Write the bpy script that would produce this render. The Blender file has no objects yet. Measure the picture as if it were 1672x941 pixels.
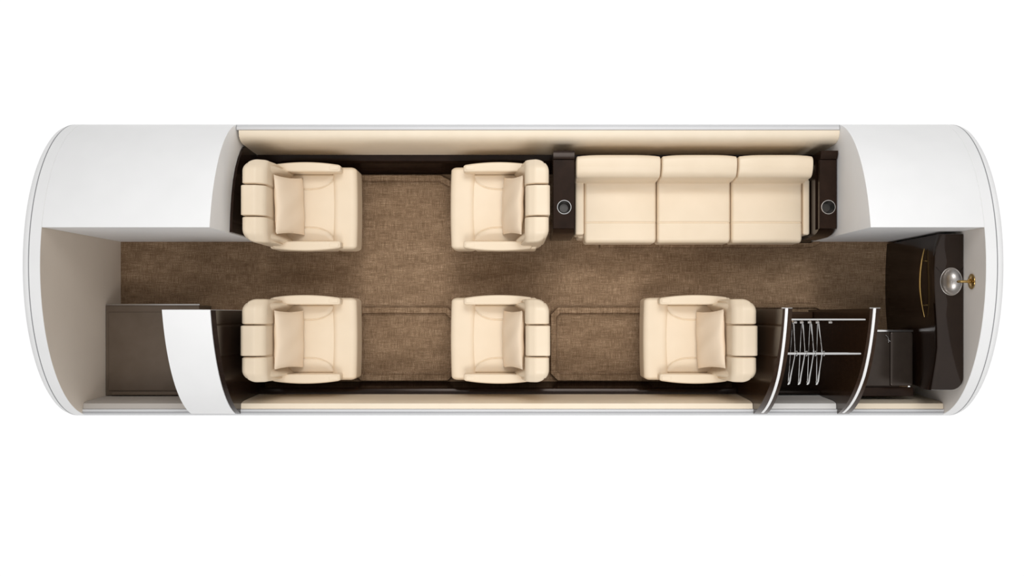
import bpy, math, random
from math import sin, cos, tan, pi, sqrt, radians as R
from mathutils import Vector, Matrix
random.seed(4)
C = bpy.context.scene.collection
SC = bpy.context.scene

# ------------------------------------------------------------------ materials
def mat(name, base, rough=.5, metal=0., spec=.5, coat=0., coat_r=.03):
    m = bpy.data.materials.new(name); m.use_nodes = True
    nt = m.node_tree; b = nt.nodes['Principled BSDF']
    b.inputs['Base Color'].default_value = (*base, 1)
    b.inputs['Roughness'].default_value = rough
    b.inputs['Metallic'].default_value = metal
    b.inputs['Specular IOR Level'].default_value = spec
    b.inputs['Coat Weight'].default_value = coat
    b.inputs['Coat Roughness'].default_value = coat_r
    return m, nt, b

def node(nt, kind, **kw):
    n = nt.nodes.new(kind)
    for k, v in kw.items():
        if k in n.inputs: n.inputs[k].default_value = v
        else: setattr(n, k, v)
    return n

def coords(nt, scale=(1, 1, 1)):
    tc = node(nt, 'ShaderNodeTexCoord'); mp = node(nt, 'ShaderNodeMapping')
    mp.inputs['Scale'].default_value = scale
    nt.links.new(tc.outputs['Object'], mp.inputs['Vector'])
    return mp.outputs['Vector']

def noise(nt, vec, scale, detail=3., rough=.55):
    n = node(nt, 'ShaderNodeTexNoise'); n.inputs['Scale'].default_value = scale
    n.inputs['Detail'].default_value = detail; n.inputs['Roughness'].default_value = rough
    nt.links.new(vec, n.inputs['Vector']); return n.outputs['Fac']

def ramp(nt, fac, stops):
    r = node(nt, 'ShaderNodeValToRGB'); el = r.color_ramp.elements
    while len(el) > len(stops): el.remove(el[-1])
    while len(el) < len(stops): el.new(.5)
    for e, (p, c) in zip(el, stops): e.position = p; e.color = (*c, 1)
    nt.links.new(fac, r.inputs['Fac']); return r.outputs['Color']

def bump(nt, b, fac, strength, dist):
    n = node(nt, 'ShaderNodeBump'); n.inputs['Strength'].default_value = strength
    n.inputs['Distance'].default_value = dist
    nt.links.new(fac, n.inputs['Height']); nt.links.new(n.outputs['Normal'], b.inputs['Normal'])

def leather_mat(name, c1, c2, rough=.42):
    m, nt, b = mat(name, c1, rough, spec=.35)
    v = coords(nt)
    f = noise(nt, v, 5., 2.)
    nt.links.new(ramp(nt, f, [(.3, c1), (.7, c2)]), b.inputs['Base Color'])
    bump(nt, b, noise(nt, v, 420., 2.), .12, .002)
    return m

def wood_mat(name, c1, c2, rough=.16, spec=.18):
    m, nt, b = mat(name, c1, rough, spec=spec)
    b.inputs['Specular Tint'].default_value = (1, .86, .78, 1)
    v = coords(nt, (3, 3, 28))
    f = noise(nt, v, 2.2, 5., .6)
    nt.links.new(ramp(nt, f, [(.3, c1), (.72, c2)]), b.inputs['Base Color'])
    return m

def paint_mat(name, c, rough=.55, spec=.3):
    m, nt, b = mat(name, c, rough, spec=spec)
    v = coords(nt)
    c2 = tuple(x * .97 for x in c)
    nt.links.new(ramp(nt, noise(nt, v, 3., 2.), [(.35, c), (.7, c2)]), b.inputs['Base Color'])
    return m

def carpet_mat():
    m, nt, b = mat('woven_carpet', (.16, .11, .07), .95, spec=.1)
    a = noise(nt, coords(nt, (2.5, 62, 1)), 3.5, 4., .75)
    c = noise(nt, coords(nt, (62, 3.2, 1)), 3.5, 4., .75)
    big = noise(nt, coords(nt, (1, 3, 1)), 3., 4., .6)
    fine = noise(nt, coords(nt), 160., 2., .6)
    ad = node(nt, 'ShaderNodeMath', operation='ADD'); nt.links.new(a, ad.inputs[0]); nt.links.new(c, ad.inputs[1])
    ad2 = node(nt, 'ShaderNodeMath', operation='MULTIPLY_ADD'); ad2.inputs[1].default_value = .55
    nt.links.new(fine, ad2.inputs[0]); nt.links.new(ad.outputs[0], ad2.inputs[2])
    ad3 = node(nt, 'ShaderNodeMath', operation='MULTIPLY_ADD'); ad3.inputs[1].default_value = .4
    nt.links.new(big, ad3.inputs[0]); nt.links.new(ad2.outputs[0], ad3.inputs[2])
    sc = node(nt, 'ShaderNodeMath', operation='MULTIPLY'); sc.inputs[1].default_value = .55
    nt.links.new(ad3.outputs[0], sc.inputs[0])
    col = ramp(nt, sc.outputs[0], [(.58, (.075, .044, .023)), (.70, (.150, .094, .054)), (.81, (.232, .149, .088)), (.93, (.40, .275, .175)), (1.04, (.58, .42, .28))])
    nt.links.new(col, b.inputs['Base Color'])
    bump(nt, b, sc.outputs[0], .5, .006)
    return m

M = {}
M['leather'] = leather_mat('cream_leather', (.82, .68, .51), (.79, .65, .48), .38)
M['pillow'] = leather_mat('cream_pillow_fabric', (.87, .71, .535), (.85, .685, .51), .6)
M['panel'] = leather_mat('cream_side_lining', (.86, .74, .58), (.83, .71, .55), .5)
M['control'] = paint_mat('cream_plastic', (.78, .68, .55), .3)
M['white'] = paint_mat('white_paint', (.93, .925, .92))
M['lining'] = paint_mat('warm_white_lining', (.74, .715, .685))
M['grey_lining'] = paint_mat('grey_lining', (.46, .42, .38))
M['rail'] = paint_mat('light_grey_rail', (.66, .66, .665), .35)
M['gasket'] = paint_mat('grey_gasket', (.36, .36, .37), .5)
M['wood'] = wood_mat('dark_gloss_wood', (.012, .0062, .004), (.024, .0125, .008))
M['vanity_wood'] = wood_mat('vanity_gloss_wood', (.007, .0038, .0026), (.014, .0075, .005), .07, .5)
M['wood_brown'] = wood_mat('deep_brown_gloss_wood', (.022, .0105, .005), (.038, .019, .010), .14, .3)
M['wood2'] = wood_mat('brown_gloss_wood', (.030, .016, .009), (.050, .028, .017))
M['black'] = wood_mat('black_wood', (.006, .004, .003), (.010, .006, .004), .25, .3)
M['bench'] = wood_mat('grey_brown_laminate', (.105, .078, .056), (.125, .094, .07), .35, .35)
M['lid'] = wood_mat('dark_grey_laminate', (.026, .019, .015), (.036, .027, .021), .22, .5)
M['carpet'] = carpet_mat()
M['chrome'] = mat('chrome', (.82, .81, .80), .12, 1.)[0]
M['steel'] = mat('brushed_steel', (.42, .395, .375), .30, 1.)[0]
M['brass'] = mat('brass', (.50, .33, .12), .25, 1.)[0]
M['dark_steel'] = mat('dark_steel', (.07, .065, .06), .3, .6)[0]
M['strip'] = paint_mat('white_edge_strip', (.92, .91, .90), .3)
M['dark_plastic'] = paint_mat('dark_plastic', (.02, .018, .016), .4)

# ------------------------------------------------------------------ mesh helpers
def mk(name, verts, faces, m, parent=None, angle=35, loc=None):
    me = bpy.data.meshes.new(name)
    me.from_pydata([tuple(v) for v in verts], [], faces)
    me.materials.append(m)
    import bmesh
    bm = bmesh.new(); bm.from_mesh(me)
    bmesh.ops.recalc_face_normals(bm, faces=bm.faces); bm.to_mesh(me); bm.free()
    me.shade_smooth(); me.set_sharp_from_angle(angle=R(angle)); me.update()
    o = bpy.data.objects.new(name, me); C.objects.link(o)
    if parent is not None: o.parent = parent
    if loc is not None: o.location = loc
    return o

class MB:
    def __init__(s): s.v = []; s.f = []
    def add(s, vf):
        b = len(s.v); s.v += [tuple(p) for p in vf[0]]; s.f += [tuple(i + b for i in f) for f in vf[1]]; return s
    def build(s, name, m, parent=None, angle=35): return mk(name, s.v, s.f, m, parent, angle)

def axis(h, r, n, seg, extra=()):
    out = [-h if k == seg else -(h - r) - r * tan(pi / 4 * k / seg) for k in range(seg, 0, -1)]
    w = h - r
    mid = [(-w + 2 * w * i / n) for i in range(n + 1)]
    mid = sorted(set([round(x, 6) for x in mid] + [round(e, 6) for e in extra if -w < e < w]))
    return out + mid + [-x for x in reversed(out)]

def rbox(x0, x1, y0, y1, z0, z1, r=.01, n=(6, 6, 4), seg=4, deform=None, ex=(), ey=(), ez=()):
    """rounded box with a dense surface grid; r may be one radius or one per axis"""
    if not isinstance(r, tuple): r = (r, r, r)
    c = ((x0 + x1) / 2, (y0 + y1) / 2, (z0 + z1) / 2)
    h = (abs(x1 - x0) / 2, abs(y1 - y0) / 2, abs(z1 - z0) / 2)
    r = tuple(min(a, b * .98) for a, b in zip(r, h))
    A = [axis(h[i], r[i], n[i], seg, [e - c[i] for e in (ex, ey, ez)[i]]) for i in range(3)]
    L = [len(a) - 1 for a in A]
    idx = {}; V = []; F = []
    def vid(i, j, k):
        key = (i, j, k)
        if key not in idx:
            p = (A[0][i], A[1][j], A[2][k]); q = []; d = []
            for a in range(3):
                cl = max(-(h[a] - r[a]), min(h[a] - r[a], p[a])); q.append(cl); d.append((p[a] - cl) / r[a])
            l = sqrt(sum(t * t for t in d))
            if l > 0: p = tuple(q[a] + d[a] / l * r[a] for a in range(3))
            p = tuple(p[a] + c[a] for a in range(3))
            if deform: p = deform(*p)
            idx[key] = len(V); V.append(p)
        return idx[key]
    for k in (0, L[2]):
        for i in range(L[0]):
            for j in range(L[1]): F.append((vid(i, j, k), vid(i + 1, j, k), vid(i + 1, j + 1, k), vid(i, j + 1, k)))
    for j in (0, L[1]):
        for i in range(L[0]):
            for k in range(L[2]): F.append((vid(i, j, k), vid(i + 1, j, k), vid(i + 1, j, k + 1), vid(i, j, k + 1)))
    for i in (0, L[0]):
        for j in range(L[1]):
            for k in range(L[2]): F.append((vid(i, j, k), vid(i, j + 1, k), vid(i, j + 1, k + 1), vid(i, j, k + 1)))
    return V, F

def loft(rings, cap=True, closed=True):
    """rings of equal length, joined; ends capped"""
    n = len(rings[0]); V = [p for r in rings for p in r]; F = []
    for a in range(len(rings) - 1):
        for i in range(n if closed else n - 1):
            j = (i + 1) % n
            F.append((a * n + i, a * n + j, (a + 1) * n + j, (a + 1) * n + i))
    if cap: F += [tuple(range(n - 1, -1, -1)), tuple((len(rings) - 1) * n + i for i in range(n))]
    return V, F

def prism_x(prof, xa, xb):
    """closed (y, z) profile run along X; xa, xb numbers or functions of (y, z)"""
    f = lambda x, p: x(*p) if callable(x) else x
    return loft([[(f(xa, p), p[0], p[1]) for p in prof], [(f(xb, p), p[0], p[1]) for p in prof]])

def tube(path, r, seg=10, closed=False, sq=1.):
    P = [Vector(p) for p in path]; n = len(P); rings = []; up = None
    for i in range(n):
        a = P[i - 1] if (i > 0 or closed) else P[i]; b = P[(i + 1) % n] if (i < n - 1 or closed) else P[i]
        t = (b - a).normalized()
        if up is None:
            up = Vector((0, 0, 1)) if abs(t.z) < .9 else Vector((1, 0, 0))
        s = t.cross(up).normalized(); up = s.cross(t).normalized()
        rr = r[i] if isinstance(r, (list, tuple)) else r
        rings.append([P[i] + s * cos(2 * pi * k / seg) * rr + up * sin(2 * pi * k / seg) * rr * sq for k in range(seg)])
    if closed:
        V = [p for q in rings for p in q]; F = []
        for a in range(n):
            b = (a + 1) % n
            for k in range(seg): F.append((a * seg + k, a * seg + (k + 1) % seg, b * seg + (k + 1) % seg, b * seg + k))
        return V, F
    return loft(rings)

def lathe(prof, c=(0, 0, 0), seg=40, sx=1., sy=1.):
    """(radius, z) profile turned about Z; closes on the axis when radius is 0"""
    rings = [[(c[0] + rr * cos(2 * pi * k / seg) * sx, c[1] + rr * sin(2 * pi * k / seg) * sy, c[2] + z) for k in range(seg)] for rr, z in prof]
    return loft(rings, cap=True)

def smooth(t): t = max(0, min(1, t)); return t * t * (3 - 2 * t)

def empty(name, loc=(0, 0, 0), rz=0):
    o = bpy.data.objects.new(name, None); C.objects.link(o); o.empty_display_size = .1
    o.location = loc; o.rotation_euler = (0, 0, rz); return o

def tag(o, label, cat, group=None):
    o['label'] = label; o['category'] = cat; o['kind'] = 'thing'
    if group: o['group'] = group
    return o

def struct(o, label=None):
    o['kind'] = 'structure'
    if label: o['label'] = label
    return o

def copy_tree(o, parent=None):
    c = o.copy(); C.objects.link(c)
    if parent is not None: c.parent = parent
    for ch in list(o.children): copy_tree(ch, c)
    return c

# ------------------------------------------------------------------ the fuselage section
RY, RZ, ZC = 1.116, .88, .57                     # half width, height above the widest line, height of that line
def hull_z(y): return ZC + RZ * sqrt(max(0, 1 - (y / RY) ** 2))
def hull_y(z): return RY * sqrt(max(0, 1 - ((z - ZC) / RZ) ** 2))
def arc(a0, a1, n=40, s=1., dz=0.):
    return [(RY * s * cos(a0 + (a1 - a0) * i / n), ZC + RZ * s * sin(a0 + (a1 - a0) * i / n) + dz) for i in range(n + 1)]
XL, XR = -3.262, 3.234                           # inner faces of the end walls
A_LOW = math.asin(-ZC / RZ)                      # where the hull meets the floor line

# end walls: solid bulkheads with an arched rim
M['taupe_left'] = paint_mat('taupe_lining', (.73, .635, .535))
M['taupe_right'] = paint_mat('pale_taupe_lining', (.84, .78, .72))
def build_end(side, xi, s, n0):
    full = arc(A_LOW, pi - A_LOW, 96)
    def ring(x, sc): return [(x, p[0] * sc, ZC + (p[1] - ZC) * sc) for p in full]
    w = struct(mk('wall_' + side, *loft([ring(xi, .9965), ring(xi + s * .004, 1.), ring(xi + s * .074, 1.), ring(xi + s * .076, .998)]), M['white']),
           'arched end wall of the cabin, white rim and taupe inner lining')
    w.data.materials.append(M['taupe_' + side])
    for f_ in w.data.polygons:
        if len(f_.vertices) > 8 and abs(f_.center.x - xi) < .002: f_.material_index = 1
    struct(mk('trim_%d' % n0, *loft([ring(xi + s * .077, 1.0), ring(xi + s * .0815, 1.0)]), M['gasket']), 'thin grey seam along the arched end wall')
    struct(mk('trim_%d' % (n0 + 1), *loft([ring(xi + s * .0825, .998), ring(xi + s * .095, .998), ring(xi + s * .115, .990), ring(xi + s * .13, .972), ring(xi + s * .137, .945)]), M['white']),
           'white outer lip of the end wall')
build_end('left', XL, -1, 1)
build_end('right', XR, 1, 3)

# carpeted floor
struct(mk('floor', *rbox(XL - .02, XR + .02, -1.030, .90, -.05, 0, .004, n=(40, 12, 1), seg=1), M['carpet']), 'brown woven carpet floor')

# raised carpet edging around the seat bays
def edging(name, path, closed=False, w=.028, h=.045):
    P = [Vector((x, y, 0)) for x, y in path]; n = len(P); rings = []
    prof = [(-w, .0005), (-w * .95, h * .7), (-w * .75, h), (w * .75, h), (w * .95, h * .7), (w, .0005)]
    for i in range(n):
        a = P[i - 1] if (i > 0 or closed) else P[i]; b = P[(i + 1) % n] if (i < n - 1 or closed) else P[i]
        d1 = (P[i] - a).normalized() if (P[i] - a).length > 0 else (b - P[i]).normalized()
        d2 = (b - P[i]).normalized() if (b - P[i]).length > 0 else d1
        t = (d1 + d2).normalized(); s = Vector((-t.y, t.x, 0)); k = 1 / max(.5, t.dot(d1))
        rings.append([P[i] + s * q[0] * k + Vector((0, 0, q[1])) for q in prof])
    if closed: rings.append(rings[0])
    struct(mk(name, *loft(rings, cap=not closed), M['carpet'], angle=25), 'carpet covered floor edging')

def octo(x0, x1, y0, y1, c):
    return [(x0 + c, y1), (x1 - c, y1), (x1, y1 - c), (x1, y0 + c), (x1 - c, y0), (x0 + c, y0), (x0, y0 + c), (x0, y1 - c)]
edging('trim_5', octo(-1.325, -.500, -.862, -.305, .065), True)
edging('trim_6', octo(.318, 1.135, -.862, -.305, .045), True)
edging('trim_7', [(-1.34, .735), (-1.26, .785), (-.62, .785), (-.50, .72)])
edging('trim_8', [(.70, .232), (2.44, .232), (2.505, .262)], w=.022)
edging('trim_9', [(1.90, -.268), (2.49, -.268), (2.56, -.302), (2.92, -.318)], w=.02, h=.02)

# side walls: padded lining that rolls down to a dark ledge, a light rail on top, the outer skin below
def side_prof(s, low, roll, deep=False):
    o = [(1.052, .748), (1.035, .748), (1.012, .742)] + roll + ([(low, .20), (low + .002, .002), (1.032, .002), (1.048, .40)] if deep else [(low, .20), (low + .03, .18), (1.034, .18), (1.048, .40)])
    return [(s * y, z) for y, z in o]
UP = [(.990, .722), (.973, .685), (.965, .63), (.960, .5), (.955, .35)]
DN = [(1.005, .715), (.998, .66), (.994, .55), (.990, .40)]
struct(mk('wall_back', *prism_x(side_prof(1, .951, UP), -2.0859, 2.4492), M['panel']), 'cream padded side lining along the far side')
struct(mk('wall_front', *prism_x(side_prof(-1, .984, DN), -2.0688, 1.794), M['panel']), 'cream padded side lining along the near side')
struct(mk('wall_entry', *prism_x(side_prof(-1, .988, DN, True), XL + .002, -2.440), M['grey_lining']), 'grey side lining beside the low bench')
struct(mk('wall_closet', *prism_x(side_prof(-1, .970, DN, True), 1.915, 2.424), M['lining']), 'pale grey side lining inside the wardrobe')
struct(mk('wall_lavatory', *prism_x(side_prof(-1, .972, DN, True), 2.520, XR - .002), M['panel']), 'cream side lining behind the lavatory bench')
def rail(name, s, xa, xb, lab):
    p = [(s * 1.054, .40), (s * 1.054, .752), (s * 1.058, .756), (s * 1.076, .756), (s * 1.081, .751)]
    z = .72
    p += [(s * hull_y(t), t) for t in (.742, .70, .66, .62, .57, .50, .42, .34)]
    p += [(s * 1.060, .20), (s * 1.050, .06), (s * 1.042, -.06), (s * 1.034, -.06), (s * 1.040, .2), (s * 1.050, .38)]
    struct(mk(name, *prism_x(p, xa, xb), M['rail']), lab)
rail('trim_10', 1, -2.10, 2.446, 'light grey rail and outer skin along the far side')
rail('trim_11', -1, XL - .07, XR + .07, 'light grey rail and outer skin along the near side')
p = [(-1.0785, .757), (-1.0745, .7575), (-1.0745, .7615), (-1.0785, .761)]
struct(mk('trim_12', *prism_x([(-1.081, .757), (-1.074, .757), (-1.074, .760), (-1.081, .760)], XL - .06, XR + .06), M['gasket']), 'thin grey seam along the near rail')
# dark lower ledges
def ledge(name, s, pts, xa, xb):
    struct(mk(name, *prism_x([(s * y, z) for y, z in pts], xa, xb), M['wood'], angle=25), 'dark glossy wood lower side ledge')
ledge('baseboard_back', 1, [(1.0, .172), (.955, .194), (.935, .192), (.905, .185), (.894, .172), (.889, .14), (.842, .04), (.820, .001), (1.0, .001)], -2.0859, 2.4492)
ledge('baseboard_front', -1, [(1.03, .172), (.986, .194), (.965, .192), (.942, .185), (.933, .172), (.928, .14), (.906, .04), (.894, .001), (1.03, .001)], -2.0688, 1.794)

# ------------------------------------------------------------------ tall white cabinets of the far side
def far_block(yi=.262):
    a0 = math.acos(yi / RY)
    return [(yi, .002)] + arc(a0, A_LOW * .98, 48) + []
def cabinet_body(name, xa, xb, m, parent): return mk(name, *prism_x(far_block(), xa, xb), m, parent, angle=30)
t = tag(empty('tall_cabinet', (-2.7, .7, 0)), 'tall white cabinet with curved top and dark wood panel on its cabin side', 'cabinet')
def at_parent(o, t):
    o.parent = t; o.matrix_parent_inverse = Matrix.Translation(-Vector(t.location)); return o
at_parent(cabinet_body('cabinet_body', XL + .002, -2.105, M['white'], None), t)
pn = [(.268, .93), (.40, .915), (.54, .885), (.66, .842), (.76, .785), (.85, .71), (.92, .63), (.955, .575)]
pp = [(.268, .003)] + pn + [(.962, .50), (.953, .30), (.952, .196), (.89, .18), (.845, .04), (.82, .003)]
o = mk('wood_panel', *prism_x(pp, -2.104, -2.086), M['wood']); at_parent(o, t); o['label'] = 'dark glossy wood panel'
t2 = tag(cabinet_body('tall_cabinet', 2.450, XR - .002, M['white'], None), 'tall white cabinet with curved top beside the sofa console', 'cabinet')

# ------------------------------------------------------------------ near-side arched partition by the entry
def near_prof(yi, ye=1.048, zb=.002, s=1., dz=0.):
    pts = [(-yi, zb)]
    a0 = math.acos(yi / RY); a1 = math.asin((.764 - ZC) / RZ)
    a = arc(a0, a1, 40)
    pts += [(-y, z + dz) for y, z in a]
    pts += [(-ye, .764 + dz), (-ye, .34), (-.93, zb)]
    return pts
t = tag(empty('partition_cabinet', (-2.27, -.7, 0)), 'arched partition with a wide white top and glossy dark wood cabin face', 'partition')
at_parent(mk('white_top', *prism_x(near_prof(.306), -2.436, -2.104), M['white'], angle=30), t)['label'] = 'wide white curved top'
at_parent(mk('wood_panel', *prism_x(near_prof(.310, dz=-.014), -2.103, -2.069), M['wood'], angle=30), t)['label'] = 'glossy dark wood face'
# low bench beside the entry
t = tag(empty('low_bench', (-2.88, -.62, 0)), 'low grey-brown bench with metal edge beside the arched partition', 'bench')
at_parent(mk('bench_body', *rbox(XL + .004, -2.515, -.985, -.268, .001, .325, .004, n=(2, 2, 2), seg=2), M['bench']), t)
at_parent(mk('lid', *rbox(XL + .03, -2.53, -.945, -.322, .3255, .334, .003, n=(2, 2, 1), seg=2), M['bench']), t)
at_parent(mk('edge_trim', *rbox(XL + .01, -2.508, -.2678, -.255, .315, .332, .003, n=(2, 1, 1), seg=2), M['steel']), t)['label'] = 'thin metal edge trim'
at_parent(mk('back_ledge', *rbox(XL + .06, -2.56, -.980, -.955, .3255, .352, .004, n=(2, 1, 1), seg=2), M['bench']), t)

# ------------------------------------------------------------------ lounge chairs
def make_chair():
    t = empty('lounge_chair')
    L = M['leather']
    mk('pedestal', *rbox(.20, .58, -.20, .20, .001, .16, .02), M['dark_plastic'], t)['label'] = 'dark pedestal'
    mk('seat_frame', *rbox(.06, .66, -.285, .285, .13, .34, .03), L, t)
    # seat with two curved seams
    def seam_y(x): return .150 + .085 * min(1.2, max(0, (x - .30) / .27)) ** 4.2
    def seat(x, y, z):
        if z > .38:
            d = abs(abs(y) - seam_y(x))
            z -= .011 * math.exp(-(d / .005) ** 2)
            z += .012 * (1 - (y / .268) ** 2) if abs(y) < seam_y(x) else .012 * (1 - (y / .268) ** 2) + .006 * smooth(d / .05)
        return x, y, z
    mk('seat_cushion', *rbox(.16, .605, -.266, .266, .28, .440, .018, n=(46, 150, 3), deform=seat), L, t, angle=60)
    def bol(x, y, z):
        k = 1 - (y / .33) ** 2
        return x + .008 * k, y, z + .006 * k
    mk('seat_bolster', *rbox(.558, .749, -.323, .323, .15, .464, (.050, .030, .042), n=(8, 16, 6), seg=6, deform=bol), L, t, angle=60)
    for s in (-1, 1):
        ya, yb = sorted((s * .266, s * .322))
        mk('side_panel', *rbox(.08, .572, ya, yb, .14, .50, .022, n=(8, 2, 4)), L, t, angle=60)
        def arm(x, y, z, s=s):
            u = (x - .10) / .545
            out = smooth((abs(y) - .268) / .06)
            b = 1 - (2 * u - 1) ** 2
            y = y + s * (.022 * b - .012) * out
            z = z - .012 * (2 * u - 1) ** 2 * (z - .45) / .15
            if u > .9: z -= .0
            return x, y, z
        ya, yb = sorted((s * .266, s * .332))
        a = mk('armrest', *rbox(.12, .648, ya, yb, .458, .602, (.022, .014, .018), n=(24, 4, 4), deform=arm), L, t, angle=60)
        ya, yb = sorted((s * .281, s * .315))
        mk('control_panel', *rbox(.560, .632, ya, yb, .590, .5985, (.012, .012, .003), n=(3, 2, 1), seg=4), M['leather'], a)['label'] = 'small cream control plate'
    # backrest pad, leaning, with wings toward the arms
    def back(x, y, z):
        w = smooth((abs(y) - .20) / .07)
        if x > .10:
            k = (x - .10) / .055
            lean = (.95 - z) * .095
            x = .10 + (x - .10) + lean * min(1, k) + w * .055 * smooth((.98 - z) / .25) * min(1, k)
        return x, y, z
    mk('backrest', *rbox(.07, .155, -.288, .288, .30, .955, (.03, .03, .045), n=(3, 30, 14), deform=back), L, t, angle=60)
    # top of the back: centre panel and two rounded side panels, split by narrow gaps
    def slope(x, z):
        if z > .80: z -= .62 * max(0, x - .105) * smooth((z - .8) / .2)
        return z
    def mid(x, y, z): return x - .004, y, slope(x, z)
    mk('back_panel', *rbox(.0, .178, -.1125, .1125, .24, 1.05, (.030, .009, .034), n=(8, 8, 10), seg=5, deform=mid), L, t, angle=60)
    for s in (-1, 1):
        def wing(x, y, z, s=s):
            cr = .095; cx, cy = .006 + cr, .306 - cr
            yy = abs(y)
            if x < cx and yy > cy:
                vx, vy = cx - x, yy - cy; m_ = max(vx, vy); l = sqrt(vx * vx + vy * vy)
                if l > 0: x, yy = cx - vx * m_ / l, cy + vy * m_ / l
            # the outer edge sinks a little
            z -= .05 * smooth((yy - .20) / .11) ** 2 * smooth((z - .7) / .3)
            x += .03 * smooth((yy - .24) / .07) * smooth((.98 - z) / .3) if x > .1 else 0
            return x, s * yy, slope(x, z)
        ya, yb = sorted((s * .118, s * .306))
        mk('back_panel', *rbox(.004, .178, ya, yb, .24, 1.046, (.035, .012, .040), n=(10, 12, 10), seg=5, deform=wing), L, t, angle=60)
    return t

def make_pillow():
    n = 26; V = []; F = []
    a, b, th = .222, .190, .043
    def pos(i, j, s):
        u = -1 + 2 * i / n; v = -1 + 2 * j / n
        e = (1 - abs(u) ** 2.6) * (1 - abs(v) ** 2.6)
        k = th * max(0, e) ** .55
        pu = a * u * (1 - .07 * (1 - u * u) * 0 - .06 * (1 - abs(u)) * 0) * (1 - .055 * (1 - v * v) * abs(u) ** 6)
        pv = b * v * (1 - .075 * (1 - u * u) * abs(v) ** 6)
        wr = .004 * sin(7 * u + 3 * v) * max(0, e) ** .5
        return (s * k + wr, pu, pv)
    top = {}
    for s in (1, -1):
        for i in range(n + 1):
            for j in range(n + 1):
                edge = i in (0, n) or j in (0, n)
                if edge and s == -1: top[(s, i, j)] = top[(1, i, j)]; continue
                top[(s, i, j)] = len(V); V.append(pos(i, j, s))
        for i in range(n):
            for j in range(n): F.append((top[(s, i, j)], top[(s, i + 1, j)], top[(s, i + 1, j + 1)], top[(s, i, j + 1)]))
    return mk('pillow', V, F, M['pillow'], None, 70)

chair0 = make_chair(); pil0 = make_pillow()
spots = [  # x of the back, y, direction, chair label, pillow label, pillow twist
    (-1.992, .493, 0, 'cream leather lounge chair beside the tall white cabinet with the dark panel', 'cream pillow on the chair beside the dark-panelled tall cabinet', 3),
    (-1.995, -.531, 0, 'cream leather lounge chair with its back to the arched white-topped partition', 'cream pillow on the chair backing onto the arched partition', 0),
    (.250, .493, pi, 'cream leather lounge chair with its back to the sofa console', 'cream pillow on the chair that backs onto the sofa console', -4),
    (.252, -.531, pi, 'cream leather lounge chair in the middle of the row of three', 'cream pillow on the middle chair of the row of three', 0),
    (1.762, -.531, pi, 'cream leather lounge chair with its back to the hanger wardrobe', 'cream pillow on the chair backing onto the hanger wardrobe', 3),
]
for i, (x, y, rz, lab, plab, tw) in enumerate(spots):
    c = chair0 if i == 0 else copy_tree(chair0)
    c.location = (x, y, 0); c.rotation_euler = (0, 0, rz)
    tag(c, lab, 'chair', 'cream lounge chairs')
    q = pil0 if i == 0 else pil0.copy()
    if i: C.objects.link(q)
    mw = Matrix.Translation((x, y, 0)) @ Matrix.Rotation(rz, 4, 'Z') @ Matrix.Translation((.268, .0, .650)) @ Matrix.Rotation(R(-22.5), 4, 'Y') @ Matrix.Rotation(R(tw), 4, 'X')
    q.matrix_world = mw
    tag(q, plab, 'pillow', 'cream pillows on the lounge chairs')

# ------------------------------------------------------------------ sofa and its two consoles
sofa = tag(empty('sofa', (1.40, .55, 0)), 'long cream leather three-seat sofa between two dark wood consoles', 'sofa')
L = M['leather']
at_parent(mk('sofa_base', *rbox(.50, 2.29, .27, .855, .002, .30, .02), M['leather']), sofa)
xs = [.540, 1.111, 1.693, 2.256]
for i in range(3):
    x0, x1 = xs[i] + .0025, xs[i + 1] - .0025
    def seat(x, y, z, x0=x0, x1=x1):
        if z > .40:
            z -= .010 * math.exp(-((y - .382) / .006) ** 2)
            u = (x - x0) / (x1 - x0)
            z += .016 * (1 - (2 * u - 1) ** 2) * smooth((.75 - y) / .3)
            z -= .006 * math.exp(-((y - .645 + .02 * (2 * u - 1) ** 2) / .012) ** 2)
        return x, y, z
    yl = [.36 + .002 * k for k in range(23)]
    at_parent(mk('seat_cushion', *rbox(x0, x1, .222, .74, .20, .452, (.024, .040, .040), n=(12, 26, 4), seg=5, deform=seat, ey=yl), L, angle=60), sofa)
    b0 = .462 if i == 0 else xs[i] + .002; b1 = 2.268 if i == 2 else xs[i + 1] - .002
    def back(x, y, z, b0=b0, b1=b1):
        u = (x - b0) / (b1 - b0); k = 1 - (2 * u - 1) ** 4
        y = y - .020 * max(0, (.72 - z)) / .3 * (1 if y < .78 else 0)
        if z > .60: y += .012 * k * (1 if y > .8 else 0); z += .010 * k - .03 * smooth((.80 - y) / .10)
        return x, y, z
    at_parent(mk('back_cushion', *rbox(b0, b1, .706, .862, .40, .716, (.014, .040, .040), n=(16, 8, 8), seg=5, deform=back), L, angle=60), sofa)
for x0, x1 in ((.472, .540), (2.256, 2.308)):
    at_parent(mk('arm_pad', *rbox(x0, x1, .284, .72, .18, .462, .018, n=(2, 8, 4)), L, angle=60), sofa)

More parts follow.
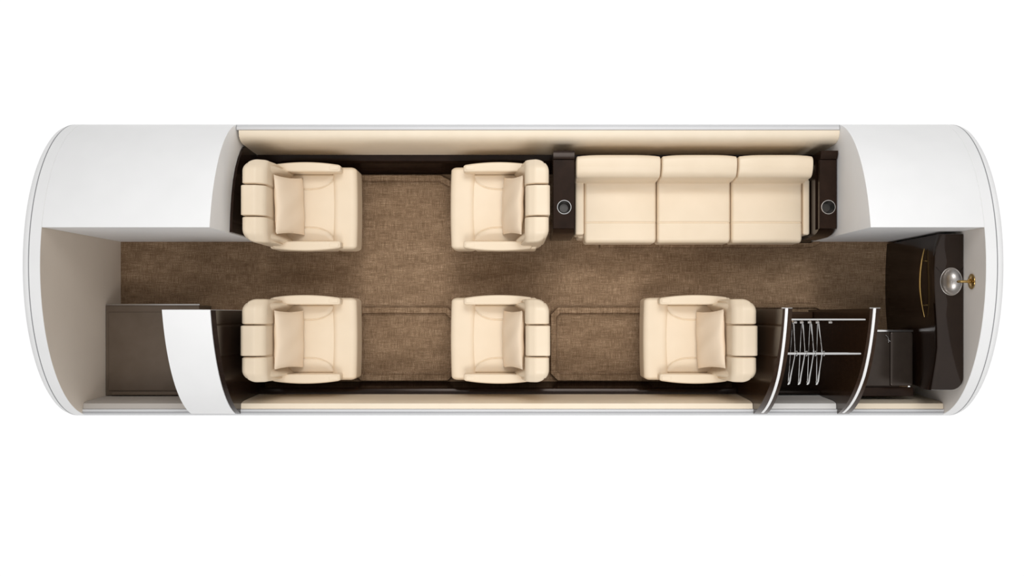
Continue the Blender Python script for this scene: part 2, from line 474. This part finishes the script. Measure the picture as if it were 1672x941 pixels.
def console(x0, x1, xc, lab):
    t = tag(empty('console', ((x0 + x1) / 2, .6, 0)), lab, 'console', 'dark wood sofa consoles')
    cx, cy, cr = xc, .476, .052
    # body: a side profile run across its width; the top has a real round hole for the cup
    prof = [(.270, .002), (.264, .15), (.266, .46), (.276, .56), (.292, .63), (.315, .680)]
    top_z = .70
    side = prof + [(.322, .690)]
    N = 96
    y0, y1 = .328, .828
    body = side + [(y1, .690), (.872, .72), (.905, .73), (.905, .382), (.86, .379), (.855, .002)]
    at_parent(mk('console_body', *[v for v in prism_x([(y, z - (.03 if z > .6 and .3 < y < .86 else 0)) for y, z in body], x0 + .002, x1 - .002)], M['wood'], angle=25), t) if False else None
    V, F = prism_x([(.270, .002), (.262, .15), (.264, .46), (.274, .56), (.290, .625), (.312, .672), (.312, .58), (.84, .58), (.84, .712), (.872, .730), (.900, .736), (.900, .384), (.858, .380), (.855, .002)], x0 + .002, x1 - .002)
    at_parent(mk('console_body', V, F, M['wood'], angle=30), t)
    # top slab with hole
    oy = [(x0, .313), (x1, .313), (x1, .839), (x0, .839)]
    def ray(a):
        dx, dy = cos(a), sin(a); best = 9
        for lim, d, c in ((x0, dx, cx), (x1, dx, cx)):
            if abs(d) > 1e-9:
                k = (lim - c) / d
                if k > 0: best = min(best, k)
        for lim, d, c in ((.313, dy, cy), (.839, dy, cy)):
            if abs(d) > 1e-9:
                k = (lim - c) / d
                if k > 0: best = min(best, k)
        return (cx + dx * best, cy + dy * best)
    angs = sorted([2 * pi * k / N for k in range(N)] + [math.atan2(py - cy, px - cx) % (2 * pi) for px, py in oy])
    outer = [ray(a) for a in angs]; n = len(angs)
    inner = [(cx + cr * cos(a), cy + cr * sin(a)) for a in angs]
    e = .004
    def ins(p):
        return (min(max(p[0], x0 + e), x1 - e), min(max(p[1], .313 + e), .839 - e))
    zt, zb = .700, .66
    rings = [[(x, y, zt) for x, y in inner], [(*ins(p), zt) for p in outer], [(x, y, zt - e) for x, y in outer], [(x, y, zb) for x, y in outer], [(x, y, zb) for x, y in inner]]
    V, F = loft(rings, cap=False)
    F += [(4 * n + i, 4 * n + (i + 1) % n, (i + 1) % n, i) for i in range(n)]
    at_parent(mk('console_top', V, F, M['wood'], angle=25), t)
    h = at_parent(mk('cup_holder', *lathe([(.0, -.075), (.036, -.075), (.040, -.07), (.0470, -.01), (.0485, .0005), (.0495, .0025), (.0535, .0025), (.0550, .0005), (.0550, -.0003), (.0512, -.0003), (.0500, -.01), (.045, -.078), (0, -.079)], (cx, cy, .7008)), M['chrome']), t)
    h['label'] = 'round chrome rimmed cup holder'
    at_parent(mk('liner', *lathe([(0, -.0735), (.034, -.0735), (.0385, -.069), (.0458, -.008), (.0464, -.004), (.0450, -.008), (.0378, -.068), (.033, -.0715), (0, -.0715)], (cx, cy, .7008)), M['dark_steel']), h)
    h.children[0].matrix_parent_inverse = Matrix.Identity(4)
    h.children[0].parent = h
    return t
console(.288, .452, .3735, 'dark wood console with cup holder between lounge chair and sofa')
console(2.313, 2.444, 2.379, 'dark wood console with cup holder between sofa and tall white cabinet')

# ------------------------------------------------------------------ hanger wardrobe
w = tag(empty('wardrobe', (2.15, -.7, 0)), 'open dark wood wardrobe with two curved side panels and chrome rails', 'wardrobe')
def panel(xa, xb, sx, parent):
    prof = near_prof(.300, ye=1.050)
    o = at_parent(mk('side_panel', *prism_x(prof, xa, xb), M['wood_brown'], angle=30), parent)
    a0 = math.acos(.296 / RY); a1 = math.asin((.80 - ZC) / RZ)
    a = arc(a0, a1, 48)
    rings = []
    def xx(z): return sx + (.0 if z > 1.2 else (z - 1.2) * .05)
    for y, z in a:
        rings.append([(xx(z) - .010, -y, z - .02), (xx(z) - .010, -y, z + .005), (xx(z) - .007, -y, z + .008), (xx(z) + .007, -y, z + .008), (xx(z) + .010, -y, z + .005), (xx(z) + .010, -y, z - .02)])
    st = mk('edge_strip', *loft(rings), M['strip'], angle=40); st.parent = o; st['label'] = 'white strip along the curved edge'
    br = mk('bracket', *rbox(sx - .035, sx + .04, -.299, -.291, 1.400, 1.425, .003, n=(2, 1, 1), seg=2), M['steel']); br.parent = o
    return o
panel(lambda y, z: 1.846 - .05 * smooth((1.42 - z) / .6), lambda y, z: 1.912 - .014 * smooth((1.42 - z) / .6), 1.872, w)
panel(lambda y, z: 2.448 - .022 * smooth((1.42 - z) / .6), lambda y, z: 2.514, 2.478, w)
at_parent(mk('floor_panel', *rbox(1.914, 2.424, -.968, -.372, .002, .03, .004, n=(2, 2, 1), seg=2), M['black']), w)
at_parent(mk('front_board', *rbox(1.914, 2.424, -.370, -.318, .002, .14, .006, n=(2, 1, 2), seg=2), M['wood2']), w)['label'] = 'brown wood front board'
at_parent(mk('back_board', *rbox(1.914, 2.424, -.969, -.945, .03, .352, .004, n=(2, 1, 2), seg=2), M['black']), w)
r1 = at_parent(mk('hanging_rail', *rbox(1.905, 2.430, -.380, -.368, 1.375, 1.388, .004, n=(8, 1, 1), seg=3), M['chrome']), w)
for k, x in enumerate((1.945, 1.99, 2.045, 2.10, 2.19)):
    m = MB(); m.add(rbox(x - .012, x + .016, -.402, -.386, 1.350, 1.366, .005, n=(2, 1, 1), seg=3))
    m.add(tube([(x, -.386, 1.362), (x, -.374, 1.370), (x, -.374, 1.376)], .003, 6))
    o = m.build('clip', M['steel']); o.parent = r1
RODZ, RODY = 1.272, -.614
r2 = at_parent(mk('hanging_rail', *tube([(1.903, RODY, RODZ), (2.15, RODY, RODZ), (2.432, RODY, RODZ)], .0085, 16), M['chrome']), w)
# wire hangers
def make_hanger():
    t = empty('coat_hanger')
    hook = [(0, .0165 * sin(a), .0165 * cos(a)) for a in [R(-115 + 12 * k) for k in range(20)]]
    hook += [(0, .004, -.030), (0, 0, -.045)]
    mk('hook', *tube(hook, .0032, 8), M['chrome'], t)
    sh = [(0, 0, -.045), (0, .03, -.052), (0, .12, -.093), (0, .20, -.132), (0, .221, -.146), (0, .225, -.158), (0, .212, -.166)]
    path = [(0, -y, z) for _, y, z in reversed(sh)] + sh[1:]
    m = MB(); m.add(tube(path, [.0045 + .0035 * smooth((abs(p[1]) - .10) / .1) for p in path], 10))
    m.add(tube([(0, -.215, -.165), (0, 0, -.165), (0, .215, -.165)], .0032, 8))
    m.build('hanger_frame', M['chrome'], t)
    return t
hg0 = make_hanger()
hlab = ['chrome coat hanger on the wardrobe rail, nearest the lounge chair', 'chrome coat hanger on the wardrobe rail, second from the lounge chair',
        'chrome coat hanger on the wardrobe rail, third from the lounge chair', 'chrome coat hanger on the wardrobe rail, farthest from the lounge chair']
for k, x in enumerate((1.982, 2.052, 2.114, 2.174)):
    h = hg0 if k == 0 else copy_tree(hg0)
    h.location = (x, RODY, RODZ - .0042); h.rotation_euler = (0, 0, R((-4, -3, -2.5, -1)[k]))
    tag(h, hlab[k], 'hanger', 'coat hangers in the wardrobe')

# ------------------------------------------------------------------ lavatory bench and vanity
t = tag(empty('lavatory_bench', (2.8, -.68, 0)), 'dark grey lidded bench with chrome front edge between wardrobe and vanity', 'bench')
at_parent(mk('bench_body', *rbox(2.530, 2.955, -.905, -.468, .002, .598, .004, n=(2, 2, 2), seg=2), M['wood']), t)
at_parent(mk('lid', *rbox(2.528, 2.6, -.885, -.474, .600, .620, .005, n=(2, 2, 1), seg=3), M['lid']), t) if False else None
at_parent(mk('lid', *rbox(2.528, 2.876, -.888, -.474, .600, .620, .005, n=(2, 2, 1), seg=3), M['lid']), t)
def cham(x, y, z):
    if y < -.80: x -= .0
    return x, y, z
at_parent(mk('lid', *rbox(2.880, 3.052, -.888, -.474, .600, .620, (.02, .02, .005), n=(2, 2, 1), seg=3), M['lid']), t)
at_parent(mk('edge_trim', *rbox(2.528, 3.056, -.4735, -.456, .596, .623, .003, n=(2, 1, 1), seg=2), M['chrome']), t)['label'] = 'chrome front edge'
at_parent(mk('back_ledge', *rbox(2.528, 3.06, -.968, -.900, .560, .612, .004, n=(2, 1, 1), seg=2), M['wood']), t)
lx, ly = 2.862, -.525
m = MB(); m.add(tube([(lx - .022, ly + .030, .630), (lx - .006, ly + .012, .633), (lx, ly - .012, .634), (lx - .001, ly - .030, .631)], [.002, .0035, .0035, .002], 8))
m.add(tube([(lx, ly - .012, .634), (lx + .012, ly - .020, .632)], .003, 8))
m.add(rbox(lx - .006, lx + .006, ly - .012, ly + .004, .621, .633, .002, n=(1, 1, 1), seg=2))
at_parent(m.build('latch', M['chrome']), t)['label'] = 'small chrome latch'

v = tag(empty('vanity_cabinet', (3.12, -.3, 0)), 'glossy dark wood vanity with bowed front and inset steel sink', 'vanity')
def interp(tab, y):
    for (a, xa), (b, xb) in zip(tab, tab[1:]):
        if (a - y) * (b - y) <= 0 and a != b: return xa + (xb - xa) * smooth((y - a) / (b - a)) if False else xa + (xb - xa) * (y - a) / (b - a)
    return tab[0][1] if abs(y - tab[0][0]) < abs(y - tab[-1][0]) else tab[-1][1]
FT = [(.243, 3.058), (.205, 3.050), (.16, 3.036), (.08, 3.026), (-.02, 3.020), (-.15, 3.022), (-.30, 3.031), (-.45, 3.040), (-.58, 3.042), (-.68, 3.030), (-.77, 3.006), (-.84, 2.985), (-.885, 2.972)]
XB = 3.229
def outline(front, back_r=.085, y0=.243, y1=-.885, off=0.):
    ys = [y0 + (y1 - y0) * i / 48 for i in range(49)]
    pts = [(front(y) + off, y) for y in ys]
    c = (XB - back_r, y1 + back_r)
    pts += [(c[0] + back_r * sin(a), c[1] - back_r * cos(a)) for a in [pi / 2 * i / 10 for i in range(11)]]
    pts += [(XB, y0)]
    return pts
bowf = lambda y: 3.085 - .022 * (1 - ((y + .1) / .42) ** 2 if abs(y + .1) < .42 else 0)
def lev(z):
    k = smooth((z - .55) / .5)
    return [(x, y, z) for x, y in outline(lambda y: bowf(y) * (1 - k) + (interp(FT, y) + .014) * k)]
at_parent(mk('cabinet_body', *loft([lev(z) for z in (.002, .08, .3, .5, .6, .7, .8, .9, 1.0, 1.058)]), M['wood'], angle=25), v)
# top slab with an oval hole for the sink
sx, sy, srx, sry = 3.143, -.102, .078, .098
ol = outline(lambda y: interp(FT, y))
N = 200
def hit(a):
    dx, dy = cos(a), sin(a); best = None
    for (ax, ay), (bx, by) in zip(ol, ol[1:] + ol[:1]):
        ex, ey = bx - ax, by - ay; den = dx * ey - dy * ex
        if abs(den) < 1e-12: continue
        k = ((ax - sx) * ey - (ay - sy) * ex) / den; u = ((ax - sx) * dy - (ay - sy) * dx) / den
        if k > 0 and -1e-6 <= u <= 1 + 1e-6 and (best is None or k < best): best = k
    return (sx + dx * best, sy + dy * best)
angs = sorted([2 * pi * k / N + .003 for k in range(N)] + [math.atan2(py - sy, px - sx) % (2 * pi) for px, py in ol])
outer = [hit(a) for a in angs]; n = len(angs)
inner = []
for a in angs:
    rr = 1 / sqrt((cos(a) / srx) ** 2 + (sin(a) / sry) ** 2); inner.append((sx + rr * cos(a), sy + rr * sin(a)))
ins = [(p[0] + .012 * ((sx - p[0]) * 1.0) / max(.05, abs(sx - p[0])) * (1 if p[0] < 3.15 else 0), p[1] + .006 * (1 if p[1] < 0 else -1)) if True else p for p in outer]
rings = [[(x, y, 1.10) for x, y in inner], [(x, y, 1.10) for x, y in ins], [(x * .35 + i_[0] * .65, y * .35 + i_[1] * .65, 1.0985) for (x, y), i_ in zip(outer, ins)],
         [(x * .8 + i_[0] * .2, y * .8 + i_[1] * .2, 1.094) for (x, y), i_ in zip(outer, ins)], [(x, y, 1.086) for x, y in outer], [(x, y, 1.06) for x, y in outer], [(x, y, 1.06) for x, y in inner]]
V, F = loft(rings, cap=False); k6 = 6 * n
F += [(k6 + i, k6 + (i + 1) % n, (i + 1) % n, i) for i in range(n)]
at_parent(mk('countertop', V, F, M['vanity_wood'], angle=30), v)
prof = [(0, -.046), (.14, -.0455), (.40, -.041), (.66, -.030), (.86, -.014), (.955, .000), (.975, .0025), (1.02, .003), (1.035, .0012), (1.03, .0003), (.985, -.0005), (.90, -.018), (.68, -.036), (.40, -.0475), (0, -.052)]
sk = at_parent(mk('sink', *loft([[(sx + srx * rr * cos(2 * pi * k / 56), sy + sry * rr * sin(2 * pi * k / 56), 1.1008 + z * .82) for k in range(56)] for rr, z in prof]), M['steel'], angle=60), v)
sk['label'] = 'oval steel sink bowl'
dr = mk('drain', *lathe([(0, .0), (.008, .0), (.009, .001), (.009, .002), (.007, .003), (.005, .002), (0, .002)], (sx + .025, sy - .004, 1.0635), 24), M['steel']); dr.parent = sk
m = MB(); ys = [.150 - .508 * i / 30 for i in range(31)]
m.add(tube([(3.046 - .033 * (1 - ((y + .104) / .254) ** 2), y, .86) for y in ys], [.003 + .006 * sqrt(max(0, 1 - ((y + .104) / .256) ** 2)) for y in ys], 12))
for y in (.06, -.27): m.add(tube([(3.03, y, .86), (3.066, y, .86)], .005, 8))
o = at_parent(m.build('towel_rail', M['brass']), v); o['label'] = 'bowed brass towel rail'
# brass faucet on the end wall
f = tag(empty('wall_mounted_faucet', (3.232, -.106, 1.235)), 'brass faucet on the end wall above the steel sink', 'faucet')
def turn(vf, f_): return [f_(*p) for p in vf[0]], vf[1]
mk('wall_plate', *turn(lathe([(0, 0), (.052, 0), (.055, .003), (.054, .006), (.040, .009), (.018, .014), (0, .014)], (0, 0, 0), 36), lambda x, y, z: (-z - .0005, y, x)), M['brass'], f)
mk('spout', *tube([(-.012, 0, 0), (-.05, 0, .002), (-.078, 0, -.002), (-.086, 0, -.012), (-.087, 0, -.03)], [.011, .010, .010, .010, .009], 14), M['brass'], f)
m = MB(); m.add(tube([(-.022, -.012, .0), (-.022, .018, .0)], .008, 10)); m.add(tube([(-.022, 0, .008), (-.022, 0, .022)], .006, 10))
m.build('handle', M['brass'], f)

# ------------------------------------------------------------------ light: white studio world plus two added softboxes
wd = bpy.data.worlds.new('World'); SC.world = wd; wd.use_nodes = True
nt = wd.node_tree; bg = nt.nodes['Background']
tc = node(nt, 'ShaderNodeTexCoord'); sp = node(nt, 'ShaderNodeSeparateXYZ')
nt.links.new(tc.outputs['Generated'], sp.inputs[0])
mr = node(nt, 'ShaderNodeMapRange'); mr.inputs['From Min'].default_value = -1; mr.inputs['From Max'].default_value = 1
nt.links.new(sp.outputs['Z'], mr.inputs['Value'])
col = ramp(nt, mr.outputs['Result'], [(0, (1, 1, 1)), (.2, (1, 1, 1)), (.38, (.95, .95, .95)), (.46, (.65, .65, .65)), (.52, (.24, .24, .24)), (.75, (.54, .54, .54)), (1., (.80, .80, .80))])
nt.links.new(col, bg.inputs['Color']); bg.inputs['Strength'].default_value = 1.03
def area(name, loc, target, size, power, col=(1, 1, 1)):
    l = bpy.data.lights.new(name, 'AREA'); l.shape = 'RECTANGLE'; l.size, l.size_y = size; l.energy = power; l.color = col
    o = bpy.data.objects.new(name, l); C.objects.link(o); o.location = loc
    d = Vector(target) - Vector(loc); o.rotation_euler = d.to_track_quat('-Z', 'Y').to_euler(); return o
for yy, pw in ((4.3, 47), (-4.9, 43)):  # unseen softboxes added overhead to brighten the cabin from both sides
    sb = area('added_softbox_light', (.45, yy, 9.4), (.35, 0, 0), (4.5, 3), pw); sb.data.spread = R(64)

cam = bpy.data.cameras.new('camera'); co = bpy.data.objects.new('camera', cam); C.objects.link(co)
co.location = (0, -.336, 8.5); co.rotation_euler = (0, 0, 0)
cam.sensor_fit = 'HORIZONTAL'; cam.sensor_width = 36; cam.lens = 36 * 1677 / 1672
cam.shift_x = -5 / 1672; cam.shift_y = 42.5 / 1672
SC.camera = co
SC.view_settings.view_transform = 'Standard'; SC.view_settings.look = 'None'
SC.view_settings.gamma = 1; SC.view_settings.exposure = 0; SC.view_settings.use_curve_mapping = False
SC.cycles.use_denoising = True
